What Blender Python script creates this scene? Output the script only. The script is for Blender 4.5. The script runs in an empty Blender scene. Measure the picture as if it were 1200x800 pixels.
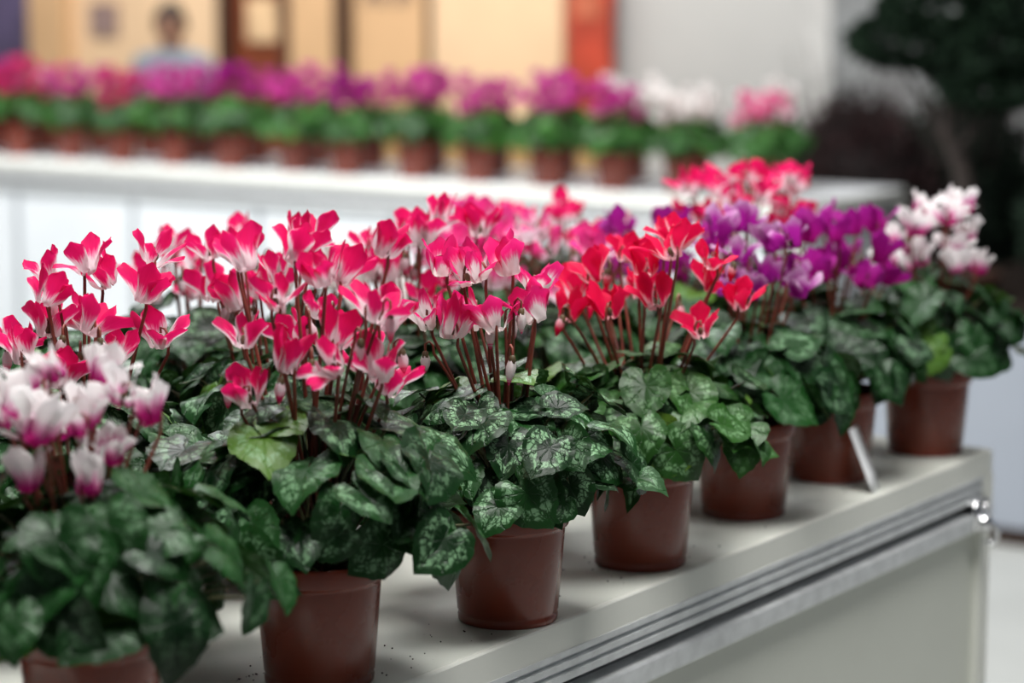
import bpy, math, random
import numpy as np
from mathutils import Vector, Matrix, Euler

random.seed(7)
rng = np.random.default_rng(11)
scene = bpy.context.scene
COL = scene.collection
TOP = 1.0      # height of the display tables

# ------------------------------------------------------------------ node helpers
class NT:
    def __init__(self, name):
        self.m = bpy.data.materials.new(name)
        self.m.use_nodes = True
        self.t = self.m.node_tree
        self.t.nodes.clear()
        self.out = self.t.nodes.new('ShaderNodeOutputMaterial')
    def n(self, typ, **kw):
        nd = self.t.nodes.new(typ)
        for k, v in kw.items():
            setattr(nd, k, v)
        return nd
    def l(self, a, b):
        self.t.links.new(a, b)
    def _set(self, sock, v):
        if isinstance(v, bpy.types.NodeSocket):
            self.l(v, sock)
        else:
            sock.default_value = v
    def math(self, op, a, b=None, c=None):
        nd = self.n('ShaderNodeMath', operation=op)
        self._set(nd.inputs[0], a)
        if b is not None: self._set(nd.inputs[1], b)
        if c is not None: self._set(nd.inputs[2], c)
        return nd.outputs[0]
    def smooth(self, v, lo, hi, a=0.0, b=1.0):
        nd = self.n('ShaderNodeMapRange', interpolation_type='SMOOTHSTEP')
        self._set(nd.inputs['Value'], v)
        nd.inputs['From Min'].default_value = lo
        nd.inputs['From Max'].default_value = hi
        nd.inputs['To Min'].default_value = a
        nd.inputs['To Max'].default_value = b
        return nd.outputs[0]
    def mix(self, f, a, b):
        nd = self.n('ShaderNodeMix', data_type='RGBA')
        self._set(nd.inputs[0], f)
        for s, v in ((nd.inputs[6], a), (nd.inputs[7], b)):
            if isinstance(v, bpy.types.NodeSocket): self.l(v, s)
            else: s.default_value = (*v, 1)
        return nd.outputs[2]
    def noise(self, scale, detail=3, vec=None, rough=0.5):
        nd = self.n('ShaderNodeTexNoise')
        nd.inputs['Scale'].default_value = scale
        nd.inputs['Detail'].default_value = detail
        nd.inputs['Roughness'].default_value = rough
        if vec is not None: self.l(vec, nd.inputs['Vector'])
        return nd.outputs['Fac']
    def obj(self):
        return self.n('ShaderNodeTexCoord').outputs['Object']
    def bsdf(self, color, rough=0.5, metal=0.0, spec=0.5, bump=None, bstr=0.2, bdist=0.002):
        b = self.n('ShaderNodeBsdfPrincipled')
        if isinstance(color, bpy.types.NodeSocket): self.l(color, b.inputs['Base Color'])
        else: b.inputs['Base Color'].default_value = (*color, 1)
        self._set(b.inputs['Roughness'], rough)
        b.inputs['Metallic'].default_value = metal
        b.inputs['Specular IOR Level'].default_value = spec
        if bump is not None:
            bn = self.n('ShaderNodeBump')
            bn.inputs['Strength'].default_value = bstr
            bn.inputs['Distance'].default_value = bdist
            self.l(bump, bn.inputs['Height'])
            self.l(bn.outputs[0], b.inputs['Normal'])
        return b
    def done(self, b):
        self.l(b.outputs[0], self.out.inputs['Surface'])
        return self.m

def simple(name, c, rough=0.5, metal=0.0, var=0.12, scale=8, spec=0.5, bstr=0.0):
    t = NT(name)
    nz = t.noise(scale, 4, t.obj())
    dark = tuple(x * (1 - var) for x in c)
    lite = tuple(min(1, x * (1 + var)) for x in c)
    col = t.mix(t.smooth(nz, .3, .7), dark, lite)
    if bstr > 0:
        return t.done(t.bsdf(col, rough, metal, spec, bump=nz, bstr=bstr))
    return t.done(t.bsdf(col, rough, metal, spec))

# ------------------------------------------------------------------ materials
def leaf_material(name, dark, mid, silver, rough=.40, spec=.35, young=(.09, .19, .022)):
    t = NT(name)
    at = t.n('ShaderNodeAttribute', attribute_name='lc')
    sp = t.n('ShaderNodeSeparateColor'); t.l(at.outputs['Color'], sp.inputs[0])
    px, py, rnd = sp.outputs[0], sp.outputs[1], sp.outputs[2]
    cb = t.n('ShaderNodeCombineXYZ'); t.l(px, cb.inputs[0]); t.l(py, cb.inputs[1])
    t.l(t.math('MULTIPLY', rnd, 40.0), cb.inputs[2])
    x = t.math('SUBTRACT', t.math('MULTIPLY', px, 2.0), 1.0)
    y = t.math('SUBTRACT', t.math('MULTIPLY', py, 2.0), 1.0)
    rho = t.math('SQRT', t.math('ADD', t.math('MULTIPLY', x, x), t.math('MULTIPLY', y, y)))
    phi = t.math('ARCTAN2', x, y)
    n1 = t.noise(5.0, 3, cb.outputs[0], .6)
    n2 = t.noise(14, 3, cb.outputs[0], .65)
    r2 = t.math('ADD', rho, t.math('MULTIPLY', t.math('SUBTRACT', n1, .5), .70))
    band = t.math('MULTIPLY', t.smooth(r2, .40, .50), t.smooth(r2, .72, .82, 1, 0))
    # curved veins fanning from the petiole
    ph = t.math('ADD', t.math('MULTIPLY', phi, 4.5), t.math('MULTIPLY', t.math('SUBTRACT', n1, .5), 5.0))
    v = t.math('ABSOLUTE', t.math('SINE', ph))
    vo = t.n('ShaderNodeTexVoronoi', feature='DISTANCE_TO_EDGE')
    vo.inputs['Scale'].default_value = 8
    t.l(cb.outputs[0], vo.inputs['Vector'])
    lace = t.smooth(vo.outputs['Distance'], .03, .10)
    m = t.math('MULTIPLY', band, t.smooth(v, .14, .38))
    m = t.math('MULTIPLY', m, t.math('ADD', t.math('MULTIPLY', lace, .8), .2))
    m = t.math('MULTIPLY', m, t.smooth(n2, .36, .56))
    # pale fine veins
    fv = t.math('MULTIPLY', t.smooth(v, .0, .12, 1, 0), t.smooth(rho, .9, .45, 0, 1))
    fv = t.math('MULTIPLY', t.math('MULTIPLY', fv, t.smooth(rho, .1, .3)), .18)
    m = t.math('MULTIPLY', t.math('MAXIMUM', m, fv), at.outputs['Alpha'])
    m = t.math('MINIMUM', m, 1.0)
    base = t.mix(t.smooth(rnd, .1, .95), dark, mid)
    base = t.mix(t.smooth(rho, .55, 1.0, 0, .3), base, mid)
    base = t.mix(t.smooth(rnd, .94, .965, 0, .75), base, young)
    col = t.mix(m, base, silver)
    hgt = t.math('ADD', t.smooth(v, 0, .35), t.math('MULTIPLY', n2, .6))
    b = t.bsdf(col, rough, 0, spec, bump=hgt, bstr=.5, bdist=.0014)
    tr = t.n('ShaderNodeBsdfTranslucent'); t.l(t.mix(.5, col, (.05, .14, .015)), tr.inputs[0])
    mx = t.n('ShaderNodeMixShader'); mx.inputs[0].default_value = .08
    t.l(b.outputs[0], mx.inputs[1]); t.l(tr.outputs[0], mx.inputs[2])
    t.l(mx.outputs[0], t.out.inputs['Surface'])
    return t.m

LEAF = leaf_material('cyclamen_leaf', (.0024, .016, .0040), (.011, .056, .011), (.22, .40, .22), .36, .24)
LEAF_MID = leaf_material('cyclamen_leaf_bright', (.006, .030, .006), (.026, .095, .014), (.20, .38, .18), .36, .24, (.11, .20, .02))
LEAF_FAR = leaf_material('cyclamen_leaf_far_lit', (.008, .042, .008), (.030, .12, .016), (.12, .26, .09))  # brighter leaf copy: stronger light on the far row put into the colour

def petal_material(name, stops, jitter=.25):
    t = NT(name)
    at = t.n('ShaderNodeAttribute', attribute_name='lc')
    sp = t.n('ShaderNodeSeparateColor'); t.l(at.outputs['Color'], sp.inputs[0])
    tt, ss, rnd = sp.outputs[0], sp.outputs[1], sp.outputs[2]
    cb = t.n('ShaderNodeCombineXYZ'); t.l(t.math('MULTIPLY', tt, .5), cb.inputs[0])
    t.l(t.math('MULTIPLY', ss, 2.2), cb.inputs[1]); t.l(t.math('MULTIPLY', rnd, 50.0), cb.inputs[2])
    n1 = t.noise(5, 3, cb.outputs[0], .6)
    edge = t.math('ABSOLUTE', t.math('SUBTRACT', t.math('MULTIPLY', ss, 2.0), 1.0))
    edge = t.math('POWER', edge, 2.5)
    f = t.math('ADD', tt, t.math('MULTIPLY', t.math('SUBTRACT', n1, .5), jitter * 1.5))
    f = t.math('ADD', f, t.math('MULTIPLY', t.math('SUBTRACT', rnd, .5), jitter))
    al = t.math('MULTIPLY', t.math('SUBTRACT', at.outputs['Alpha'], .5), 2.0)
    f = t.math('ADD', f, t.math('MULTIPLY', t.math('SUBTRACT', edge, .25), al))
    rp = t.n('ShaderNodeValToRGB')
    cr = rp.color_ramp
    while len(cr.elements) < len(stops): cr.elements.new(.5)
    for e, (p, c) in zip(cr.elements, stops):
        e.position = p; e.color = (*c, 1)
    t.l(f, rp.inputs[0])
    b = t.bsdf(rp.outputs[0], .55, 0, .12, bump=n1, bstr=.15, bdist=.001)
    tr = t.n('ShaderNodeBsdfTranslucent'); t.l(rp.outputs[0], tr.inputs[0])
    mx = t.n('ShaderNodeMixShader'); mx.inputs[0].default_value = .38
    t.l(b.outputs[0], mx.inputs[1]); t.l(tr.outputs[0], mx.inputs[2])
    t.l(mx.outputs[0], t.out.inputs['Surface'])
    return t.m

W = (.90, .85, .85)
PET = {
 'redwhite': petal_material('petal_red_white', [(0, (.90, .74, .78)), (.42, (.93, .78, .82)), (.52, (.92, .22, .42)), (.62, (.86, .014, .17)), (1, (.80, .008, .13))], .32),
 'bicolor': petal_material('petal_white_pink', [(0, (.90, .82, .80)), (.52, (.93, .86, .86)), (.63, (.90, .14, .36)), (.74, (.88, .014, .20)), (1, (.86, .03, .22))], .25),
 'red': petal_material('petal_red', [(0, (.88, .56, .60)), (.28, (.90, .34, .42)), (.40, (.84, .008, .09)), (1, (.78, .006, .07))], .38),
 'pink': petal_material('petal_pink_white', [(0, (.85, .72, .76)), (.42, (.90, .66, .76)), (.62, (.86, .09, .32)), (1, (.84, .04, .27))], .65),
 'purplelight': petal_material('petal_purple_light', [(0, (.35, .012, .26)), (.3, (.42, .012, .32)), (.58, (.44, .02, .34)), (.78, (.60, .24, .53)), (1, (.76, .48, .70))], .35),
 'purple': petal_material('petal_purple', [(0, (.34, .006, .14)), (.3, (.38, .006, .20)), (.6, (.40, .010, .25)), (1, (.38, .015, .28))], .3),
 'white': petal_material('petal_white_magenta', [(0, (.42, .008, .12)), (.30, (.55, .02, .24)), (.46, (.82, .45, .62)), (.58, W), (1, (.90, .87, .87))], .42),
 'purewhite': petal_material('petal_white', [(0, (.7, .5, .5)), (.3, (.88, .80, .78)), (1, (.90, .87, .85))], .3),
 'magenta': petal_material('petal_magenta', [(0, (.45, .02, .18)), (.4, (.58, .030, .29)), (1, (.62, .09, .38))], .3),
 'crimson': petal_material('petal_crimson', [(0, (.5, .03, .1)), (.4, (.64, .020, .14)), (1, (.64, .05, .20))], .3),
}
STEM = simple('flower_stem', (.19, .045, .028), .42, var=.4, scale=30)
PETIOLE = simple('leaf_petiole', (.08, .08, .028), .5, var=.5, scale=20)
CALYX = simple('calyx_green', (.10, .07, .03), .5, var=.3, scale=60)
SOIL = simple('potting_soil', (.018, .011, .007), .95, var=.6, scale=160, spec=.1, bstr=.8)

def pot_material():
    t = NT('brown_plastic_pot')
    nz = t.noise(7, 5, t.obj(), .6)
    fine = t.noise(120, 3, t.obj(), .6)
    col = t.mix(t.smooth(nz, .3, .72), (.165, .026, .011), (.215, .036, .016))
    col = t.mix(t.smooth(fine, .62, .8, 0, .2), col, (.28, .10, .055))
    r = t.math('ADD', t.math('MULTIPLY', nz, .18), .18)
    return t.done(t.bsdf(col, r, 0, .5, bump=fine, bstr=.04))
POT = pot_material()

def tabletop_material(name, a, b):
    t = NT(name)
    o = t.obj()
    nz = t.noise(2.5, 5, o, .6)
    fine = t.noise(160, 2, o, .5)
    col = t.mix(t.smooth(nz, .3, .7), a, b)
    col = t.mix(t.smooth(fine, .70, .76, 0, .5), col, (.3, .28, .25))
    return t.done(t.bsdf(col, .40, 0, .45))
TABTOP = tabletop_material('white_laminate_top', (.62, .64, .58), (.70, .72, .66))
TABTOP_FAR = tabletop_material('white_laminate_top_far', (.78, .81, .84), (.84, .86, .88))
PANEL = simple('white_panel', (.66, .68, .61), .45, var=.03, scale=3)
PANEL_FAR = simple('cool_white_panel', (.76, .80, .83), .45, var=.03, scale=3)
EDGE = simple('white_board_edge', (.76, .77, .71), .4, var=.03, scale=5)
SEAM = simple('grey_seam_profile', (.52, .55, .58), .4, .3, var=.05, scale=5)
ALU = simple('brushed_aluminium', (.74, .76, .77), .40, .45, var=.08, scale=40)
ALUD = simple('aluminium_slot', (.12, .125, .13), .5, .4, var=.1, scale=40)
CHROME = simple('chrome', (.75, .75, .77), .12, 1.0, var=.05)
PAPER = simple('white_paper', (.92, .93, .95), .8, var=.01)

# ------------------------------------------------------------------ mesh helpers
def link(o, parent=None):
    COL.objects.link(o)
    if parent is not None: o.parent = parent
    return o

def empty(name, loc=(0, 0, 0), rz=0):
    e = bpy.data.objects.new(name, None)
    e.location = loc; e.rotation_euler[2] = rz
    e.empty_display_size = .05
    return link(e)

class MB:
    """accumulates quads with per-vertex colour attribute and material index"""
    def __init__(self):
        self.v = []; self.f = []; self.a = []; self.mi = []; self.n = 0
    def add(self, v, f, a=None, mi=0):
        v = np.asarray(v, float).reshape(-1, 3); f = np.asarray(f, int).reshape(-1, 4)
        if a is None: a = np.zeros((len(v), 4))
        self.v.append(v); self.f.append(f + self.n); self.a.append(a)
        self.mi.append(np.full(len(f), mi)); self.n += len(v)
    def mesh(self, name, mats, smooth=True):
        v = np.concatenate(self.v); f = np.concatenate(self.f); a = np.concatenate(self.a); mi = np.concatenate(self.mi)
        me = bpy.data.meshes.new(name)
        me.vertices.add(len(v)); me.vertices.foreach_set('co', v.astype(np.float32).ravel())
        me.loops.add(len(f) * 4); me.loops.foreach_set('vertex_index', f.astype(np.int32).ravel())
        me.polygons.add(len(f))
        me.polygons.foreach_set('loop_start', (np.arange(len(f)) * 4).astype(np.int32))
        me.polygons.foreach_set('material_index', mi.astype(np.int32))
        me.update(calc_edges=True)
        at = me.attributes.new('lc', 'FLOAT_COLOR', 'POINT')
        at.data.foreach_set('color', a.astype(np.float32).ravel())
        for m in mats: me.materials.append(m)
        me.polygons.foreach_set('use_smooth', np.full(len(f), smooth))
        me.update()
        return me

def tube(mb, pts, rad, sides=6, mi=0):
    pts = np.asarray(pts, float); k = len(pts)
    rad = np.broadcast_to(np.asarray(rad, float), (k,))
    tan = np.gradient(pts, axis=0); tan /= np.linalg.norm(tan, axis=1)[:, None] + 1e-9
    ref = np.array([.31, .95, .05]) if abs(tan[0] @ np.array([.31, .95, .05])) < .9 else np.array([1., 0, 0])
    a = np.cross(tan, ref); a /= np.linalg.norm(a, axis=1)[:, None] + 1e-9
    b = np.cross(tan, a)
    th = np.linspace(0, 2 * np.pi, sides, endpoint=False)
    v = pts[:, None, :] + rad[:, None, None] * (np.cos(th)[None, :, None] * a[:, None, :] + np.sin(th)[None, :, None] * b[:, None, :])
    f = []
    for i in range(k - 1):
        for j in range(sides):
            j2 = (j + 1) % sides
            f.append((i * sides + j, i * sides + j2, (i + 1) * sides + j2, (i + 1) * sides + j))
    mb.add(v.reshape(-1, 3), f, None, mi)

def bez(p0, p1, p2, n=7):
    t = np.linspace(0, 1, n)[:, None]
    return (1 - t) ** 2 * p0 + 2 * (1 - t) * t * p1 + t ** 2 * p2

def grid_faces(nr, nc, wrap=False):
    f = []
    for i in range(nr - 1):
        for j in range(nc if wrap else nc - 1):
            j2 = (j + 1) % nc
            f.append((i * nc + j, i * nc + j2, (i + 1) * nc + j2, (i + 1) * nc + j))
    return np.array(f)

def lathe(mb, prof, seg=48, mi=0, center=(0, 0, 0), M=None):
    prof = np.asarray(prof, float)
    th = np.linspace(0, 2 * np.pi, seg, endpoint=False)
    v = np.stack([prof[:, None, 0] * np.cos(th), prof[:, None, 0] * np.sin(th),
                  np.repeat(prof[:, 1:2], seg, 1)], -1).reshape(-1, 3)
    if M is not None: v = v @ M.T
    v = v + np.asarray(center)
    mb.add(v, grid_faces(len(prof), seg, True), None, mi)

def box_arr(x0, x1, y0, y1, z0, z1):
    v = np.array([(x, y, z) for z in (z0, z1) for y in (y0, y1) for x in (x0, x1)], float)
    f = np.array([(0, 2, 3, 1), (4, 5, 7, 6), (0, 1, 5, 4), (2, 6, 7, 3), (0, 4, 6, 2), (1, 3, 7, 5)])
    return v, f

def box(name, x0, x1, y0, y1, z0, z1, mat, parent=None, bevel=0.0):
    mb = MB(); v, f = box_arr(x0, x1, y0, y1, z0, z1); mb.add(v, f)
    o = link(bpy.data.objects.new(name, mb.mesh(name, [mat], False)), parent)
    if bevel > 0:
        m = o.modifiers.new('bevel', 'BEVEL'); m.width = bevel; m.segments = 3
    return o

# ------------------------------------------------------------------ cyclamen leaf template
NPHI, NRING = 33, 8
phi = np.linspace(-math.pi * .992, math.pi * .992, NPHI)
outl = np.interp(np.degrees(np.abs(phi)), [0, 8, 20, 40, 65, 95, 125, 148, 165, 174, 179],
                 [1.20, 1.07, .97, .89, .84, .82, .83, .80, .64, .38, .08])
outl = outl * (1 + .022 * np.sin(18 * phi))
rho = np.linspace(0.0, 1, NRING)
RR, PP = np.meshgrid(rho, phi, indexing='ij')
RO = RR * outl[None, :]
LX = (RO * np.sin(PP)).ravel(); LY = (RO * np.cos(PP)).ravel()
LRHO = RR.ravel(); LPHI = PP.ravel()
LA = np.stack([(LRHO * np.sin(LPHI)) * .5 + .5, (LRHO * np.cos(LPHI)) * .5 + .5], 1)
LF = grid_faces(NRING, NPHI)

def add_leaf(mb, org, t, n, R, rg, pat):
    n = n / np.linalg.norm(n)
    t = t - n * (t @ n); t = t / (np.linalg.norm(t) + 1e-9)
    x = np.cross(t, n)
    cup = rg.uniform(-.12, .34); fold = rg.uniform(.0, .30); wav = rg.uniform(.03, .11); p0 = rg.uniform(0, 6)
    r2 = LX ** 2 + LY ** 2
    z = -cup * r2 + fold * np.abs(LX) - rg.uniform(-.05, .25) * np.maximum(LY, 0) ** 2
    z = z + wav * np.sin(3 * LPHI + p0) * LRHO ** 2 + .028 * np.sin(8 * LPHI + p0) * LRHO ** 2 \
        + .035 * np.abs(np.sin(4.5 * LPHI)) * LRHO * (1.2 - LRHO)
    sx = rg.uniform(.86, 1.04)
    v = org + R * (LX[:, None] * x * sx + LY[:, None] * t + z[:, None] * n)
    a = np.concatenate([LA, np.full((len(LA), 1), rg.uniform(0, 1)), np.full((len(LA), 1), pat)], 1)
    mb.add(v, LF, a)

# ------------------------------------------------------------------ petal template
NT_, NS_ = 12, 7
pt = np.linspace(0, 1, NT_); ps = np.linspace(-1, 1, NS_)
PT, PS = np.meshgrid(pt, ps, indexing='ij')
prof_t = [0, .1, .2, .35, .5, .75, 1]
prof_r = [.0025, .0078, .0108, .0114, .0120, .0145, .0185]
prof_z = [.000, -.0052, -.0022, .006, .0152, .030, .0440]
wid = np.interp(pt, [0, .12, .25, .4, .55, .7, .82, .92, .97, 1], [.0028, .0046, .0062, .0088, .0120, .0145, .0150, .0132, .0100, .0062])
PF = grid_faces(NT_, NS_)

def add_flower(mb, pos, rg, scale=1.0, tilt=.35, alpha=0.0, openness=1.0):
    az0 = rg.uniform(0, 6.28)
    ta = rg.uniform(0, 6.28); tl = rg.uniform(0, tilt)
    M = np.array(Matrix.Rotation(tl, 3, Vector((math.cos(ta), math.sin(ta), 0))))
    rnd = rg.uniform(0, 1)
    for k in range(5):
        az = az0 + k * 2 * math.pi / 5 + rg.uniform(-.4, .4)
        lean = rg.uniform(.1, 2.7) * openness
        r = np.interp(pt, prof_t, prof_r) + (lean - .8) * .016 * np.clip(pt - .2, 0, 1) ** 1.1
        z = np.interp(pt, prof_t, prof_z) * rg.uniform(.84, 1.10) - max(lean - 1, 0) * .008 * pt ** 2
        tw = rg.uniform(-.2, 1.0) * pt + .1
        w = wid * rg.uniform(.82, 1.1)
        bend = rg.uniform(-.008, .008) * pt ** 2
        rad = np.array([math.cos(az), math.sin(az), 0]); tg = np.array([-math.sin(az), math.cos(az), 0])
        S = PS * w[:, None]
        cupd = .0050 * PS ** 2 * np.sin(np.pi * np.clip(PT * .9, 0, 1)) * rg.uniform(-.8, 1.0)
        ruf = .0020 * np.sin(PT * 9 + PS * 4 + rg.uniform(0, 6)) * np.abs(PS)
        rr = r[:, None] + np.sin(tw)[:, None] * S - cupd + ruf
        tt = np.cos(tw)[:, None] * S + bend[:, None]
        zz = z[:, None] - .0055 * PS ** 2 * PT ** 2
        v = (rr[..., None] * rad + tt[..., None] * tg + zz[..., None] * np.array([0, 0, 1])).reshape(-1, 3)
        v = (v * scale) @ M.T + pos
        a = np.stack([PT.ravel(), (PS.ravel() + 1) / 2, np.full(PT.size, (rnd * .7 + .15 + rg.uniform(-.15, .15)) % 1.0), np.full(PT.size, .5 + alpha / 2)], 1)
        mb.add(v, PF, a, 0)
    lathe(mb, [(0, .012), (.003, .010), (.0042, .005), (.003, 0), (0.001, -.002)], 8, 2, center=pos, M=M * scale)
    return M

def add_bud(mb, pos, rg, L=.026, alpha=0.0):
    th = np.linspace(0, 2 * np.pi, 8, endpoint=False)
    pr = np.array([(.001, 0), (.0035, -.12), (.0048, -.35), (.0045, -.6), (.0028, -.85), (.0005, -1)])
    V = []; A = []
    for i, (r, z) in enumerate(pr):
        tw = i * .35
        rr = r * (1 + .15 * np.cos(th * 4))
        V.append(np.stack([rr * np.cos(th + tw), rr * np.sin(th + tw), np.full(8, z * L)], 1))
        A.append(np.tile([.65 * (-z) + .05, .5, rg.uniform(.3, .6), .5], (8, 1)))
    M = np.array(Matrix.Rotation(rg.uniform(0, .4), 3, Vector((rg.uniform(-1, 1), rg.uniform(-1, 1), .01)).normalized()))
    mb.add(np.concatenate(V) @ M.T + pos, grid_faces(len(pr), 8, True), np.concatenate(A), 0)
    lathe(mb, [(0, .004), (.003, .002), (.0038, -.003), (.003, -.006)], 8, 2, center=pos)

# ------------------------------------------------------------------ pot
def pot_mesh():
    mb = MB()
    P = [(0.0, .004), (.036, .004), (.038, 0), (.0525, 0), (.0535, .001), (.0540, .006), (.0530, .0085), (.0532, .011),
         (.0545, .0125), (.0615, .100), (.0618, .1035), (.0650, .1045), (.0655, .106), (.0665, .121), (.0662, .1235),
         (.0648, .1245), (.0632, .1235), (.0622, .118), (.0605, .100), (.0590, .085)]
    lathe(mb, P, 64)
    return mb.mesh('pot', [POT])
POTMESH = pot_mesh()
def soil_mesh():
    mb = MB(); seg = 40; rings = np.linspace(0, 1, 9)
    V = []
    for r in rings:
        for j in range(seg):
            a = 2 * math.pi * j / seg
            V.append((r * .061 * math.cos(a), r * .061 * math.sin(a), .108 + (.008 * (1 - r * r)) + random.uniform(-.0015, .0015) * (r < 1)))
    mb.add(V, grid_faces(9, seg, True))
    return mb.mesh('soil', [SOIL])
SOILMESH = soil_mesh()

# ------------------------------------------------------------------ a plant
def plant_meshes(seed, kind, nfl, hmin, hmax, cr=.075, off=(0, 0), nleaf=92, fr=.15, fz=.15, R=(.029, .044),
                 pat=.8, leafmat=None, nbud=5, alpha=0.0, fscale=.84, tilt=.65, droop=.26, sep=.045):
    rg = np.random.default_rng(seed)
    lm = MB(); pm = MB()
    c = np.array([0, 0, .150])
    for i in range(nleaf):
        az = i * 2.39996 + rg.uniform(-.45, .45)
        ct = 1 - (i + .5) / nleaf * 1.17
        th = math.acos(max(-1, min(1, ct))) + rg.uniform(-.12, .12)
        d = np.array([math.sin(th) * math.cos(az), math.sin(th) * math.sin(az), math.cos(th)])
        k = rg.uniform(.72, 1.12)
        vz = (fz - .012) * (1 if d[2] > 0 else droop)
        p = c + k * np.array([fr * d[0], fr * d[1], vz * d[2]])
        hor = np.array([math.cos(az), math.sin(az), 0])
        n = np.array([d[0], d[1], max(d[2], 0) * 1.1 + .50]) + rg.normal(0, .34, 3)
        n[2] = max(n[2], .12)
        ta = rg.normal(0, .8)
        t = np.array([hor[0] * math.cos(ta) - hor[1] * math.sin(ta), hor[0] * math.sin(ta) + hor[1] * math.cos(ta), -.2 - .4 * (1 - max(d[2], 0))])
        RL = rg.uniform(*R) * (1.0 if th > .5 else .9)
        nn = n / np.linalg.norm(n); t2 = t - nn * (t @ nn); t2 /= np.linalg.norm(t2)
        org = p - t2 * RL * .35
        add_leaf(lm, org, t2, nn, RL, rg, pat * rg.uniform(.4, 1.15))
        b0 = np.array([rg.uniform(-.022, .022), rg.uniform(-.022, .022), .112])
        ctrl = np.array([org[0] * .45, org[1] * .45, max(org[2] * .85, .155)])
        tube(pm, bez(b0, ctrl, org - nn * .001, 6), [.0020, .0019, .0018, .0017, .0015, .0013], 5)
    fm = MB(); placed = []
    tries = 0
    while len(placed) < nfl and tries < 4000:
        tries += 1
        r = cr * math.sqrt(rg.uniform(0, 1)); a = rg.uniform(0, 6.283)
        q = r / cr
        h = rg.uniform(hmin, hmax) - .038 - (hmax - hmin) * .35 * q * q * rg.uniform(0, 1)
        p = np.array([off[0] + r * math.cos(a), off[1] + r * math.sin(a), h])
        lim = sep * (1 if tries < 1500 else .8 if tries < 3000 else .6)
        if all(np.linalg.norm((p - o) * np.array([1, 1, .8])) > lim for o in placed):
            placed.append(p)
    for p in placed:
        M = add_flower(fm, p, rg, fscale * rg.uniform(.84, 1.1), tilt, alpha * rg.uniform(.4, 1.5), rg.choice([.75, 1.0, 1.25]))
        a = rg.uniform(0, 6.28); hd = np.array([math.cos(a), math.sin(a), 0])
        b0 = np.array([rg.uniform(-.02, .02), rg.uniform(-.02, .02), .112])
        e0 = p + hd * .0075 + np.array([0, 0, -.012])
        main = bez(b0, np.array([p[0] * .5 + b0[0] * .3, p[1] * .5 + b0[1] * .3, .112 + (p[2] - .112) * .5]), e0, 9)
        hook = np.array([p + hd * .0082 + [0, 0, 0.0], p + hd * .0075 + [0, 0, .009], p + hd * .0045 + [0, 0, .0145], p + [0, 0, .0155], p + [0, 0, .010]])
        tube(fm, np.concatenate([main, hook]), np.concatenate([np.linspace(.0024, .0017, 9), [.0015] * 5]), 6, 1)
    for i in range(nbud):
        a = rg.uniform(0, 6.28); r = cr * rg.uniform(.5, 1.25)
        p = np.array([off[0] + r * math.cos(a), off[1] + r * math.sin(a), rg.uniform(fz + .135 + .03, hmin + .02)])
        b0 = np.array([rg.uniform(-.02, .02), rg.uniform(-.02, .02), .112])
        hd = -np.array([math.cos(a), math.sin(a), 0])
        main = bez(b0, np.array([p[0] * .4, p[1] * .4, .112 + (p[2] - .112) * .65]), p + hd * .009 + [0, 0, .0], 8)
        hook = np.array([p + hd * .008 + [0, 0, .009], p + hd * .004 + [0, 0, .013], p + [0, 0, .010], p + [0, 0, .003]])
        tube(fm, np.concatenate([main, hook]), np.concatenate([np.linspace(.0021, .0016, 8), [.0014] * 4]), 5, 1)
        add_bud(fm, p, rg, rg.uniform(.020, .030), alpha)
    return dict(foliage=lm.mesh('foliage', [leafmat or LEAF]), petioles=pm.mesh('petioles', [PETIOLE]),
                flowers=fm.mesh('flowers', [PET[kind], STEM, CALYX]) if fm.n else None)

def place_plant(ms, x, y, z=TOP, rz=0.0, s=1.0):
    e = empty('potted_cyclamen', (x, y, z), rz); e.scale = (s, s, s)
    link(bpy.data.objects.new('pot', POTMESH), e)
    link(bpy.data.objects.new('soil', SOILMESH), e)
    for k, m in ms.items():
        if m is not None: link(bpy.data.objects.new(k, m), e)
    return e

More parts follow.
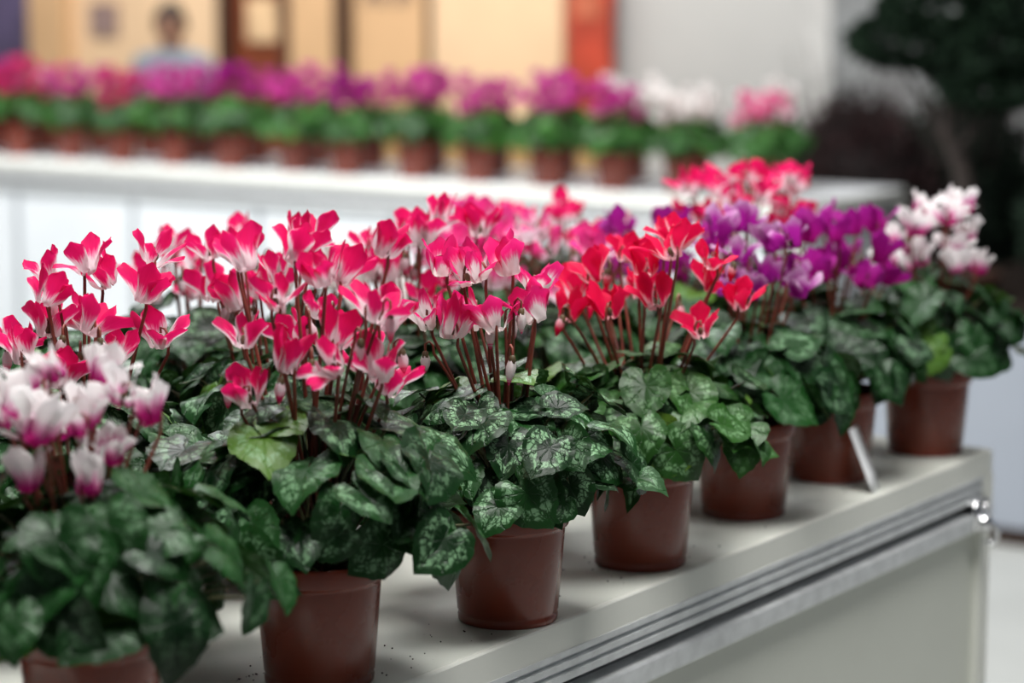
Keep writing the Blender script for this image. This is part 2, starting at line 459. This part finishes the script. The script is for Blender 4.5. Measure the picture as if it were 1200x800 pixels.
NEAR = [
 # x, y, kind, kwargs
 (-1.457, 1.489, dict(kind='white', nfl=16, hmin=.305, hmax=.385, cr=.066, fr=.155, fz=.108, pat=.4, nbud=3, off=(-.006, .0), fscale=.80, droop=.35, sep=.036)),
 (-1.449, 1.796, dict(kind='redwhite', nfl=17, hmin=.350, hmax=.460, cr=.072, fr=.148, fz=.128, R=(.031, .048), pat=.75, nbud=10, alpha=-.55, droop=.26)),
 (-1.4265, 2.091, dict(kind='bicolor', nfl=10, hmin=.345, hmax=.425, cr=.068, fr=.142, fz=.122, R=(.027, .040), pat=1.15, nbud=6, alpha=.20, nleaf=104, fscale=.90, off=(-.026, -.016))),
 (-1.4386, 2.386, dict(kind='red', nfl=16, hmin=.335, hmax=.425, cr=.105, fr=.145, fz=.112, pat=.75, nbud=5, alpha=-.45, leafmat='mid', off=(.006, .006))),
 (-1.4677, 2.690, dict(kind='purplelight', nfl=11, hmin=.325, hmax=.405, cr=.062, fr=.135, fz=.110, pat=.55, nbud=3, off=(.010, .010), alpha=.1)),
 (-1.4786, 2.956, dict(kind='purple', nfl=14, hmin=.30, hmax=.38, cr=.075, fr=.125, fz=.110, pat=.55, nbud=2)),
 (-1.450, 3.205, dict(kind='white', nfl=16, hmin=.31, hmax=.395, cr=.070, fr=.132, fz=.115, pat=.35, nbud=2)),
 (-1.760, 1.480, dict(kind='redwhite', nfl=14, hmin=.31, hmax=.40, cr=.07, fr=.150, fz=.125, pat=.6)),
 (-1.750, 1.790, dict(kind='redwhite', nfl=14, hmin=.340, hmax=.430, cr=.080, fr=.150, fz=.122, pat=.6, alpha=-.4)),
 (-1.750, 2.085, dict(kind='redwhite', nfl=11, hmin=.35, hmax=.430, cr=.070, fr=.150, fz=.122, pat=.6, alpha=-.45)),
 (-1.750, 2.380, dict(kind='redwhite', nfl=11, hmin=.34, hmax=.425, cr=.080, fr=.145, fz=.118, pat=.6, alpha=-.3)),
 (-1.750, 2.675, dict(kind='pink', nfl=12, hmin=.30, hmax=.39, cr=.085, fr=.14, fz=.115, pat=.6)),
 (-1.730, 2.940, dict(kind='purple', nfl=13, hmin=.30, hmax=.365, cr=.080, fr=.13, fz=.110, pat=.5)),
 (-1.740, 3.190, dict(kind='redwhite', nfl=24, hmin=.34, hmax=.435, cr=.098, fr=.13, fz=.12, pat=.5, alpha=-.05, sep=.036)),
 (-2.060, 2.010, dict(kind='redwhite', nfl=0, hmin=.3, hmax=.36, cr=.07, fr=.15, fz=.12, pat=.6, nbud=0)),
 (-2.050, 2.300, dict(kind='redwhite', nfl=12, hmin=.31, hmax=.395, cr=.080, fr=.15, fz=.12, pat=.6, alpha=-.5)),
 (-2.050, 2.600, dict(kind='purewhite', nfl=13, hmin=.28, hmax=.345, cr=.085, fr=.14, fz=.11, pat=.5)),
 (-2.050, 2.890, dict(kind='pink', nfl=12, hmin=.30, hmax=.375, cr=.085, fr=.13, fz=.11, pat=.5)),
 (-2.050, 3.160, dict(kind='redwhite', nfl=15, hmin=.29, hmax=.355, cr=.10, fr=.13, fz=.11, pat=.5, alpha=-.1)),
]
for i, (x, y, kw) in enumerate(NEAR):
    kw = dict(kw)
    if kw.get('leafmat') == 'mid': kw['leafmat'] = LEAF_MID
    ms = plant_meshes(100 + i, **kw)
    place_plant(ms, x, y, rz=0)

# ------------------------------------------------------------------ far row
FAR = {}
for j, (k, n) in enumerate([('magenta', 14), ('crimson', 15), ('purple', 12), ('purewhite', 14), ('pink', 14)]):
    FAR[k] = [plant_meshes(300 + 10 * j + q, k, n, .28, .385, cr=.095, nleaf=60, fr=.132, fz=.105, pat=.3, leafmat=LEAF_FAR, nbud=1, fscale=.9) for q in range(2 if j < 3 else 1)]
seq = ['pink', 'purewhite', 'magenta', 'magenta', 'magenta', 'magenta', 'purple', 'magenta', 'purple', 'magenta', 'crimson', 'magenta', 'crimson', 'crimson', 'pink', 'magenta', 'crimson', 'pink', 'magenta', 'magenta', 'crimson']
for i, k in enumerate(seq):
    x = -3.60 - .272 * i
    v = FAR[k]
    place_plant(v[i % len(v)], x + random.uniform(-.015, .015), 6.70 + random.uniform(-.02, .02), rz=random.uniform(0, 6.28), s=random.uniform(.93, 1.05))
    if i > 0:
        k2 = random.choice(['magenta', 'pink', 'crimson', 'magenta']) if i > 8 else ('magenta' if i > 3 else 'purewhite')
        vv = FAR[k2]
        place_plant(vv[(i + 1) % len(vv)], x + .13, 7.0 + random.uniform(-.02, .02), rz=random.uniform(0, 6.28), s=random.uniform(.9, 1.0))

# ------------------------------------------------------------------ tables
def rail(mb, A, B, out, prof, mi=0):
    A = np.array(A, float); B = np.array(B, float); o = np.array(out, float)
    n = len(prof)
    V = []
    for P in (A, B):
        for (d, z) in prof:
            V.append((P[0] + o[0] * d, P[1] + o[1] * d, z))
    f = [(i, (i + 1) % n, n + (i + 1) % n, n + i) for i in range(n)]
    mb.add(V, f, None, mi)
    for s in (0, n):   # caps as quads strips
        for i in range(1, n // 2):
            mb.add([V[s + i - 1], V[s + i], V[s + n - 1 - i], V[s + n - i]], [(0, 1, 2, 3)], None, mi)

def display_table(x0, x1, y0, y1, seams, panel, top):
    e = empty('display_table', (0, 0, 0))
    z = TOP
    box('tabletop', x0, x1, y0, y1, z - .030, z, top, e, .0015)
    mb = MB()
    strip = [(0.0003, z - .034), (.006, z - .034), (.006, z - .0025), (.0045, z - .0004), (.0003, z - .0004), (.0003, z - .01)]
    sides = [((x1, y0), (x1, y1), (1, 0)), ((x0, y1), (x0, y0), (-1, 0)), ((x1, y1), (x0, y1), (0, 1)), ((x0, y0), (x1, y0), (0, -1))]
    for A, B, o in sides:
        rail(mb, A, B, o, strip)
    link(bpy.data.objects.new('edge_strip', mb.mesh('edge_strip', [EDGE], False)), e)
    mb = MB(); b = z
    P = [(-.03, b - .034), (.007, b - .034), (.007, b - .041), (.001, b - .042), (.001, b - .046), (.007, b - .047), (.007, b - .054), (.001, b - .055),
         (.001, b - .059), (.007, b - .060), (.007, b - .068), (-.016, b - .069), (-.016, b - .084), (.007, b - .085), (.009, b - .088), (.009, b - .108), (.006, b - .112), (-.03, b - .112)]
    for A, B, o in sides:
        rail(mb, A, B, o, P)
    link(bpy.data.objects.new('aluminium_rail', mb.mesh('aluminium_rail', [ALU], False)), e)
    mb = MB()
    for A, B, o in sides:
        rail(mb, A, B, o, [(-.03, b - .068), (-.0155, b - .0695), (-.0155, b - .0835), (-.03, b - .085)])
    link(bpy.data.objects.new('rail_slot', mb.mesh('rail_slot', [ALUD], False)), e)
    mb = MB()
    for (a, bb, c, d) in ((x1 - .02, x1 - .008, y0 + .02, y1 - .02), (x0 + .008, x0 + .02, y0 + .02, y1 - .02), (x0 + .02, x1 - .02, y1 - .02, y1 - .008), (x0 + .02, x1 - .02, y0 + .008, y0 + .02)):
        v, f = box_arr(a, bb, c, d, .06, b - .110); mb.add(v, f)
    link(bpy.data.objects.new('side_panels', mb.mesh('side_panels', [panel], False)), e)
    mb = MB(); ms_ = MB()
    for px in (x0, x1):
        for py in (y0, y1):
            sx = 1 if px == x1 else -1; sy = 1 if py == y1 else -1
            for (w0, w1) in ((0.0, .012), (.015, .030)):
                v, f = box_arr(min(px - sx * .03, px + sx * .008), max(px - sx * .03, px + sx * .008), min(py - sy * w0, py - sy * w1), max(py - sy * w0, py - sy * w1), b - .112, b - .034); mb.add(v, f)
            v, f = box_arr(px - .016 - sx * .012, px + .016 - sx * .012, py - .016 - sy * .012, py + .016 - sy * .012, 0, b - .11); mb.add(v, f)
    for (axis, s) in seams:
        if axis == 'y':
            v, f = box_arr(x1 - .012, x1 - .003, s - .012, s + .012, .02, b - .11)
        else:
            v, f = box_arr(s - .016, s + .016, y0 + .003, y0 + .012, .02, b - .11)
        ms_.add(v, f)
    for (a, bb, c, d) in ((x1 - .018, x1 - .001, y0, y1), (x0, x1, y0 + .001, y0 + .018), (x0 + .001, x0 + .018, y0, y1), (x0, x1, y1 - .018, y1 - .001)):
        v, f = box_arr(a, bb, c, d, .02, .06); mb.add(v, f)
    link(bpy.data.objects.new('posts', mb.mesh('posts', [EDGE], False)), e)
    link(bpy.data.objects.new('seam_profiles', ms_.mesh('seam_profiles', [SEAM], False)), e)
    return e

tab = display_table(-2.27, -1.376, .30, 3.265, [('y', 1.3)], PANEL, TABTOP)
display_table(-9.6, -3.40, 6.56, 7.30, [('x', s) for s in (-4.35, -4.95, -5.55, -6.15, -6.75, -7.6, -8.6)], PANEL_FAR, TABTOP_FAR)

# cam latch on the rail
mb = MB()
Ry = np.array(Matrix.Rotation(math.radians(90), 3, 'Y'))
lathe(mb, [(0, .016), (.006, .016), (.009, .013), (.011, .006), (.0115, 0), (0, 0)], 24, 0, center=(0, 0, 0), M=Ry)
tube(mb, [(.012, 0, .0), (.018, .004, -.004), (.02, .010, -.012), (.018, .010, -.022), (.013, .004, -.026), (.010, -.003, -.022)], [.004, .004, .0038, .0035, .003, .002], 8)
v, f = box_arr(-.002, .004, -.018, .018, -.009, .028); mb.add(v, f)
lathe(mb, [(0, .010), (.003, .010), (.0045, .007), (.005, 0)], 12, 0, center=(.003, 0, .02), M=Ry)
la = link(bpy.data.objects.new('latch', mb.mesh('latch', [CHROME])), tab)
la.location = (-1.3665, 3.215, TOP - .098); la.scale = (1.2, 1.2, 1.2)

# white paper card leaning back at the table edge
mb = MB()
P0 = []
for (dx, z) in ((0, 0), (.009, .022), (.018, .044), (.027, .066), (.034, .084)):
    for yy in (-.022, .022):
        P0.append((-dx, yy, z))
mb.add(P0, grid_faces(5, 2))
tg = link(bpy.data.objects.new('paper_card', mb.mesh('paper_card', [PAPER])))
tg.location = (-1.382, 2.905, TOP + .0006)
tg.rotation_euler[2] = math.radians(12)
sm = tg.modifiers.new('thickness', 'SOLIDIFY'); sm.thickness = .0006

# soil crumbs on the table
mb = MB()
for i in range(220):
    cx, cy, kw = NEAR[random.choice([0, 1, 1, 1, 2, 3, 4, 5, 9])]
    a = random.uniform(0, 6.28); r = .06 + abs(random.gauss(0, .05))
    x, y = cx + r * math.cos(a), cy + r * math.sin(a)
    if x > -1.395: continue
    s = random.uniform(.0004, .0012)
    th = np.linspace(0, 2 * np.pi, 5, endpoint=False) + random.uniform(0, 1)
    rings = [(.2, 0), (1, .4), (.8, 1.2), (.05, 1.6)]
    V = [(x + s * rr * math.cos(t) * random.uniform(.7, 1.2), y + s * rr * math.sin(t), TOP + s * zz) for rr, zz in rings for t in th]
    mb.add(V, grid_faces(4, 5, True))
link(bpy.data.objects.new('soil_crumbs', mb.mesh('soil_crumbs', [SOIL], False)))

# ------------------------------------------------------------------ room
FLOOR = simple('hall_floor_vinyl', (.40, .41, .39), .5, var=.06, scale=1.5)
box('floor', -20, 6, -6, 20, -.05, 0, FLOOR)
BEIGE = simple('beige_panel', (.62, .40, .22), .6, var=.05, scale=2)
CREAM = simple('cream_panel', (.74, .53, .34), .6, var=.04, scale=2)
BROWN = simple('brown_door_wood', (.17, .040, .014), .5, var=.25, scale=4)
DKBR = simple('dark_brown_frame', (.05, .020, .012), .5)
RED = simple('orange_red_banner', (.40, .045, .020), .6, var=.25, scale=6)
GREYW = simple('light_grey_wall', (.44, .45, .45), .6, var=.05, scale=1)
PURP = simple('violet_panel', (.10, .08, .16), .6, var=.3, scale=3)
GREYB = simple('grey_plinth_side', (.32, .35, .40), .5, var=.04, scale=2)
INK = simple('grey_ink', (.25, .18, .15), .7)

H = 3.0
box('wall_back', -20, -6.3, 12.2, 12.35, 0, H, GREYW)
box('wall_left', -20.2, -20, -6, 20, 0, H, GREYW)
box('wall_far', -6.3, 6, 16, 16.15, 0, H, simple('far_pale_wall', (.30, .30, .30), .7, var=.6, scale=2.2))
box('wall_return', -6.3, -6.15, 12.2, 16, 0, H, simple('white_column', (.50, .51, .51), .6))
booth = empty('exhibition_booth_front')
def bp(n, x0, x1, y0, y1, z0, z1, m): return box(n, x0, x1, y0, y1, z0, z1, m, booth, .004)
bp('panel_violet', -13.4, -12.13, 12.02, 12.2, 0, 2.8, PURP)
bp('pillar_beige', -12.13, -11.8, 11.95, 12.2, 0, 2.8, BEIGE)
bp('panel_cream_left', -11.8, -10.47, 12.05, 12.2, 0, 2.8, CREAM)
bp('panel_beige_mid', -9.86, -9.47, 12.0, 12.2, 0, 2.8, BEIGE)
bp('frame_dark', -9.47, -9.38, 11.95, 12.2, 0, 2.8, DKBR)
bp('panel_beige_right', -9.38, -8.80, 12.03, 12.2, 0, 2.8, BEIGE)
bp('joint_strip', -8.80, -8.77, 12.0, 12.2, 0, 2.8, DKBR)
bp('panel_cream_right', -8.77, -7.82, 12.03, 12.2, 0, 2.8, CREAM)
d = empty('door_1')
box('door_leaf', -10.45, -9.88, 12.10, 12.16, 0, 2.5, BROWN, d)
box('door_jamb_left', -10.47, -10.40, 12.0, 12.19, 0, 2.6, DKBR, d)
box('door_jamb_right', -9.93, -9.86, 12.0, 12.19, 0, 2.6, DKBR, d)
box('door_head', -10.47, -9.86, 12.0, 12.19, 2.6, 2.7, DKBR, d)
box('door_notice', -10.28, -10.03, 12.075, 12.098, 1.28, 1.56, simple('cream_notice', (.66, .46, .27), .7), d)
bn = empty('hanging_banner')
box('banner_cloth', -7.80, -7.50, 12.05, 12.10, .7, 2.9, RED, bn)
box('banner_mark', -7.75, -7.56, 12.035, 12.049, 1.45, 1.60, simple('banner_faded_patch', (.46, .12, .06), .6), bn)
sg = empty('wall_sign')
mb = MB()
for k in range(4):
    x0 = -9.28 + k * .10
    for (a, b_, c, d_) in ((0, .02, 0, .13), (.05, .07, 0, .13), (0, .07, .11, .13), (0, .07, .05, .07)):
        if (k + int(a * 100)) % 3 == 2: continue
        v, f = box_arr(x0 + a, x0 + b_, 12.012, 12.029, 1.52 + c, 1.52 + d_); mb.add(v, f)
link(bpy.data.objects.new('sign_marks', mb.mesh('sign_marks', [INK], False)), sg)
box('notice_board', -11.62, -11.38, 12.02, 12.049, 1.30, 1.52, simple('notice_board_grey', (.26, .18, .17), .7, var=.3, scale=30))

cb = empty('golden_counter')
box('counter_body', -8.6, -6.7, 10.6, 11.1, 0, .92, simple('golden_board', (.50, .30, .12), .6), cb, .006)
box('counter_top', -8.65, -6.65, 10.55, 11.15, .92, .96, CREAM, cb, .006)

# ------------------------------------------------------------------ plinth with bonsai and shrubs
pl = empty('grey_plinth')
box('plinth_body', -3.30, 1.5, 6.66, 9.2, 0.06, .66, GREYB, pl, .006)
box('plinth_kick', -3.27, 1.47, 6.70, 9.17, 0, .06, DKBR, pl)
box('plinth_top', -3.32, 1.52, 6.64, 9.22, .66, .675, GREYB, pl, .005)
box('planting_mat', -3.30, 1.50, 6.66, 9.20, .675, .69, simple('dark_peat_mat', (.02, .014, .011), .95, var=.4, scale=30, spec=.1), pl)

def plain_leaf(name, a, b, spec=.15):
    t = NT(name)
    at = t.n('ShaderNodeAttribute', attribute_name='lc')
    sp = t.n('ShaderNodeSeparateColor'); t.l(at.outputs['Color'], sp.inputs[0])
    return t.done(t.bsdf(t.mix(sp.outputs[2], a, b), .75, 0, spec))
FOL = plain_leaf('dark_shrub_foliage', (.0025, .006, .0035), (.008, .020, .010))
PINE = plain_leaf('pine_needles', (.003, .009, .005), (.014, .032, .016))
REDF = plain_leaf('dark_red_shrub_foliage', (.006, .003, .003), (.030, .011, .012))
PALE = plain_leaf('pale_blossom', (.30, .26, .28), (.52, .46, .48))
TWIG = simple('red_brown_twig', (.035, .018, .017), .8, var=.5, scale=10)
BARK = simple('bonsai_bark', (.022, .015, .012), .9, var=.5, scale=30, bstr=.5)

def leaf_cloud(mb, c, r, n, size, rg):
    for i in range(n):
        d = rg.normal(0, 1, 3); d /= np.linalg.norm(d)
        k = rg.uniform(.5, 1.0) ** .5
        p = np.array(c) + d * np.array(r) * k
        t = d + rg.normal(0, .6, 3); t /= np.linalg.norm(t)
        s = np.cross(t, rg.normal(0, 1, 3)); s /= np.linalg.norm(s) + 1e-9
        L = size * rg.uniform(.6, 1.3); w = L * .30
        V = [p, p + t * L * .5 + s * w, p + t * L, p + t * L * .5 - s * w]
        mb.add(V, [(0, 1, 2, 3)], np.array([[.5, .5, rg.uniform(0, 1), 0]] * 4))

rg = np.random.default_rng(5)
bo = empty('pine_bonsai', (-3.10, 6.98, .69))
mb = MB()
tr = [(0, 0, 0.06), (.03, 0, .15), (.06, .02, .27), (.03, .03, .40), (-.02, .02, .52), (.0, .0, .66), (.05, 0, .80), (.03, 0, .95)]
tube(mb, tr, [.05, .042, .034, .028, .024, .020, .016, .008], 10)
for p0, p1, p2 in (((.02, .02, .46), (.08, 0, .54), (.16, 0, .62)), ((-.02, .02, .50), (-.12, 0, .64), (-.18, 0, .74)), ((.02, 0, .70), (.12, 0, .76), (.2, .0, .82)), ((0, 0, .66), (-.05, 0, .80), (-.12, .05, .90))):
    tube(mb, bez(np.array(p0), np.array(p1), np.array(p2), 6), np.linspace(.014, .006, 6), 8)
link(bpy.data.objects.new('trunk', mb.mesh('trunk', [BARK])), bo)
mb = MB()
for c, r, n in (((.13, 0, .66), (.16, .14, .06), 1500), ((-.17, 0, .80), (.17, .13, .075), 1700), ((.13, .02, .78), (.19, .14, .08), 1900), ((-.04, .03, .90), (.22, .17, .09), 2200), ((.05, 0, 1.02), (.18, .14, .10), 1500), ((.02, .06, .72), (.14, .12, .06), 1100), ((.20, .02, .88), (.12, .12, .07), 1000)):
    leaf_cloud(mb, c, r, n, .036, rg)
link(bpy.data.objects.new('needle_pads', mb.mesh('needle_pads', [PINE], False)), bo)
mb = MB()
lathe(mb, [(0, .0), (.13, .0), (.15, .01), (.17, .07), (.175, .075), (.175, .085), (.16, .085), (.155, .07), (0, .07)], 32)
link(bpy.data.objects.new('bonsai_pot', mb.mesh('bonsai_pot', [DKBR])), bo)

def shrub(name, x, y, z0, h, r, n, mat, ntw=40, leaf=.035, core=True):
    e = empty(name, (x, y, z0)); m1 = MB(); m2 = MB()
    for i in range(ntw):
        a = rg.uniform(0, 6.28); rr = r * math.sqrt(rg.uniform(0, 1))
        end = np.array([rr * math.cos(a), rr * math.sin(a), h * rg.uniform(.8, 1.15)])
        tube(m1, bez(np.array([end[0] * .15, end[1] * .15, 0]), np.array([end[0] * .4, end[1] * .4, h * .5]), end, 6), np.linspace(.006, .0018, 6), 4)
    leaf_cloud(m2, (0, 0, h * .53), (r * .95, r * .95, h * .44), n, leaf, rg)
    if core:
        th = np.linspace(0, math.pi, 12)
        lathe(m2, [(max(.001, r * .78 * math.sin(t) ** .6), h * .50 - h * .42 * math.cos(t)) for t in th], 16)
    link(bpy.data.objects.new('twigs', m1.mesh('twigs', [TWIG], True)), e)
    link(bpy.data.objects.new('leaves', m2.mesh('leaves', [mat], False)), e)
for i, (x, y, h, r) in enumerate([(-2.58, 7.00, .46, .28), (-2.02, 7.00, .46, .28), (-1.45, 7.02, .46, .28), (-2.80, 7.62, .52, .30), (-2.20, 7.66, .54, .30), (-1.56, 7.66, .52, .30),
                                      (-2.85, 8.35, .60, .32), (-2.15, 8.40, .62, .32), (-1.45, 8.35, .60, .32)]):
    shrub('dark_shrub', x, y, .692, h, r, 2400, FOL if i % 3 == 0 else REDF, 60, .04)
for i, (x, y, h, r) in enumerate([(-3.72, 7.75, 1.22, .34), (-3.72, 8.50, 1.32, .34), (-4.35, 8.9, 1.28, .34)]):
    shrub('tall_dark_shrub', x, y, 0, h, r, 3200, REDF if i % 2 == 0 else FOL, 80, .045)
for (x, y) in ((-2.6, 10.1), (-1.7, 10.3), (-3.4, 10.8), (-4.4, 11.0)):
    shrub('blossom_branches', x, y, 0, 1.75, .45, 900, PALE, 40, .03, False)

# ------------------------------------------------------------------ person
SKIN = simple('skin', (.38, .19, .12), .5, var=.06, scale=20)
SHIRT = simple('grey_blue_shirt', (.30, .36, .42), .8, var=.08, scale=15)
TROU = simple('dark_trousers', (.03, .03, .04), .8)
HAIR = simple('black_hair', (.014, .011, .010), .5, var=.4, scale=60)
SHOE = simple('black_shoe', (.015, .015, .015), .4)
EYE = simple('eye_dark', (.02, .015, .012), .2)
LIP = simple('lip', (.35, .12, .10), .5)
per = empty('standing_person', (-8.39, 9.27, 0), math.radians(34))
vs = [(0, 0, .86), (0, .01, 1.02), (0, .01, 1.18), (0, .005, 1.275), (0, -.01, 1.335), (0, -.03, 1.38),
      (.155, .01, 1.255), (.205, .02, 1.00), (.16, -.19, .93), (.13, -.27, .955),
      (-.155, .01, 1.255), (-.205, .02, 1.00), (-.16, -.19, .93), (-.13, -.27, .955),
      (.085, 0, .80), (.095, -.01, .44), (.10, .02, .08), (.11, -.11, .035),
      (-.085, 0, .80), (-.095, -.01, .44), (-.10, .02, .08), (-.11, -.11, .035)]
es = [(0, 1), (1, 2), (2, 3), (3, 4), (4, 5), (3, 6), (6, 7), (7, 8), (8, 9), (3, 10), (10, 11), (11, 12), (12, 13), (0, 14), (14, 15), (15, 16), (16, 17), (0, 18), (18, 19), (19, 20), (20, 21)]
rs = [(.145, .10), (.13, .095), (.15, .10), (.11, .08), (.052, .052), (.05, .05), (.062, .062), (.046, .046), (.030, .030), (.028, .02), (.062, .062), (.046, .046), (.030, .030), (.028, .02),
      (.092, .092), (.062, .062), (.042, .042), (.038, .028), (.092, .092), (.062, .062), (.042, .042), (.038, .028)]
me = bpy.data.meshes.new('body_skel'); me.from_pydata(vs, es, []); me.update()
ob = link(bpy.data.objects.new('body_skel', me))
sk = ob.modifiers.new('skin', 'SKIN'); sk.use_smooth_shade = True
for i, r in enumerate(rs): me.skin_vertices[0].data[i].radius = r
me.skin_vertices[0].data[0].use_root = True
ss_ = ob.modifiers.new('sub', 'SUBSURF'); ss_.levels = 2; ss_.render_levels = 2
bpy.context.view_layer.update()
dg = bpy.context.evaluated_depsgraph_get()
bm_ = bpy.data.meshes.new_from_object(ob.evaluated_get(dg))
bpy.data.objects.remove(ob)
bm_.name = 'body'; bm_.materials.clear()
for m in (SHIRT, TROU, SKIN, SHOE): bm_.materials.append(m)
for p in bm_.polygons:
    c = p.center
    mi = 0 if c.z > .86 else 1
    if c.z > 1.325 and abs(c.x) < .08: mi = 2
    if c.z < .09: mi = 3
    if c.y < -.185 and c.z > .8: mi = 2
    p.material_index = mi; p.use_smooth = True
link(bpy.data.objects.new('body', bm_), per)
for sx in (1, -1):
    mb = MB()
    base = np.array([sx * .13, -.275, .955])
    tube(mb, [base + [0, .02, 0], base + [0, -.01, 0], base + [0, -.045, -.002], base + [0, -.065, -.004]], [.022, .030, .032, .014], 10)
    for k, (dx, L) in enumerate(((-.024, .060), (-.008, .072), (.008, .068), (.023, .052))):
        b0 = base + [dx, -.05, 0]
        tube(mb, [b0, b0 + [dx * .1, -L * .45, -.002], b0 + [dx * .15, -L * .75, -.016], b0 + [dx * .15, -L * .9, -.032]], [.0088, .0085, .0075, .005], 8)
    b0 = base + [-sx * .026, -.012, 0]
    tube(mb, [b0, b0 + [-sx * .018, -.022, -.006], b0 + [-sx * .022, -.045, -.014], b0 + [-sx * .02, -.06, -.018]], [.011, .010, .009, .005], 8)
    link(bpy.data.objects.new('hand', mb.mesh('hand', [SKIN])), per)
def head():
    mb = MB(); nu, nv = 40, 28
    V = []
    for j in range(nv):
        v = math.pi * j / (nv - 1)
        for i in range(nu):
            u = 2 * math.pi * i / nu
            x = math.sin(v) * math.sin(u); y = -math.sin(v) * math.cos(u); z = math.cos(v)
            sx = .075; sy = .092; sz = .112
            if z < 0: sx *= 1 - .28 * (-z) ** 1.3; sy *= 1 - .10 * (-z)
            X, Y, Z = x * sx, y * sy, z * sz
            if y < 0:
                g = lambda cx, cz, wx, wz: math.exp(-((X - cx) / wx) ** 2 - ((Z - cz) / wz) ** 2)
                Y -= .022 * g(0, -.022, .012, .018) + .010 * g(0, .0, .009, .02)
                Y += .009 * (g(.03, .006, .016, .012) + g(-.03, .006, .016, .012))
                Y -= .005 * g(0, -.058, .022, .010) + .008 * g(0, -.092, .02, .016)
            V.append((X, Y, Z))
    mb.add(V, grid_faces(nv, nu, True), None, 0)
    for s in (1, -1):
        th = np.linspace(0, 2 * np.pi, 10)
        tube(mb, [(s * .075, .012 + .014 * math.cos(t), -.008 + .028 * math.sin(t)) for t in th], .006, 6, 0)
        lathe(mb, [(0, .009), (.006, .008), (.010, 0), (.006, -.008), (0, -.009)], 12, 1, center=(s * .029, -.078, .006))
        tube(mb, [(s * .015, -.089, .026), (s * .03, -.088, .031), (s * .045, -.078, .027)], [.002, .003, .002], 6, 2)
    tube(mb, [(-.022, -.086, -.058), (-.01, -.094, -.056), (0, -.095, -.057), (.01, -.094, -.056), (.022, -.086, -.058)], [.001, .004, .0045, .004, .001], 6, 3)
    V = []
    for j in range(16):
        v = math.pi * .62 * j / 15
        for i in range(nu):
            u = 2 * math.pi * i / nu
            front = max(0, math.cos(u)) ** .8
            vv = v * (1 - .46 * front)
            k = 1.08 + .03 * math.sin(7 * u + 3 * v)
            V.append((.078 * k * math.sin(vv) * math.sin(u), -.094 * k * math.sin(vv) * math.cos(u) + .004, .113 * 1.06 * math.cos(vv) + .002))
    mb.add(V, grid_faces(16, nu, True), None, 2)
    return mb.mesh('head', [SKIN, EYE, HAIR, LIP])
hd = link(bpy.data.objects.new('head', head()), per)
hd.location = (0, -.045, 1.445); hd.rotation_euler = (math.radians(6), 0, math.radians(-8))

# ------------------------------------------------------------------ lights
def area(name, loc, size, power, col=(1, 1, 1), target=None):
    l = bpy.data.lights.new(name, 'AREA'); l.shape = 'RECTANGLE'
    l.size, l.size_y = size; l.energy = power; l.color = col
    o = link(bpy.data.objects.new(name, l)); o.location = loc
    if target:
        o.rotation_euler = (Vector(target) - Vector(loc)).to_track_quat('-Z', 'Y').to_euler()
    return o
area('ceiling_light_near', (-.8, 1.9, 3.9), (1.6, 1.6), 138, (1, .985, .96), (-1.6, 2.4, 1.2))
area('ceiling_light_side', (-3.2, 3.4, 3.9), (1.6, 1.6), 100, (.97, .98, 1), (-1.9, 2.4, 1.2))
area('ceiling_light_far_table', (-5.5, 4.9, 4.0), (5, 1.5), 345, (1, .995, .99), (-5.5, 6.8, 1.0))
area('ceiling_light_booth', (-9.0, 10.0, 3.6), (7, 1.2), 205, (1, .95, .88), (-9.2, 12.2, 1.2))
area('ceiling_light_floor', (-1.0, 5.0, 4.0), (2, 2), 30, (1, 1, 1), (-1.5, 5.3, 0))
area('ceiling_light_back', (-3, 13.5, 3.8), (4, 2), 150, (1, 1, 1), (-3.5, 16, 1.2))
w = bpy.data.worlds.new('hall_ambient'); scene.world = w; w.use_nodes = True
w.node_tree.nodes['Background'].inputs[0].default_value = (.78, .83, .9, 1)
w.node_tree.nodes['Background'].inputs[1].default_value = .12

# ------------------------------------------------------------------ camera
cam = bpy.data.cameras.new('camera'); co = link(bpy.data.objects.new('camera', cam))
co.location = (0, 0, TOP + .68)
co.rotation_euler = (math.radians(90 - 8.53), 0, math.radians(34.2))
cam.lens = 85; cam.sensor_width = 36; cam.sensor_fit = 'HORIZONTAL'
cam.clip_start = .05; cam.clip_end = 100
cam.dof.use_dof = True; cam.dof.focus_distance = 2.50; cam.dof.aperture_fstop = 2.8; cam.dof.aperture_blades = 9
scene.camera = co
scene.view_settings.view_transform = 'Standard'
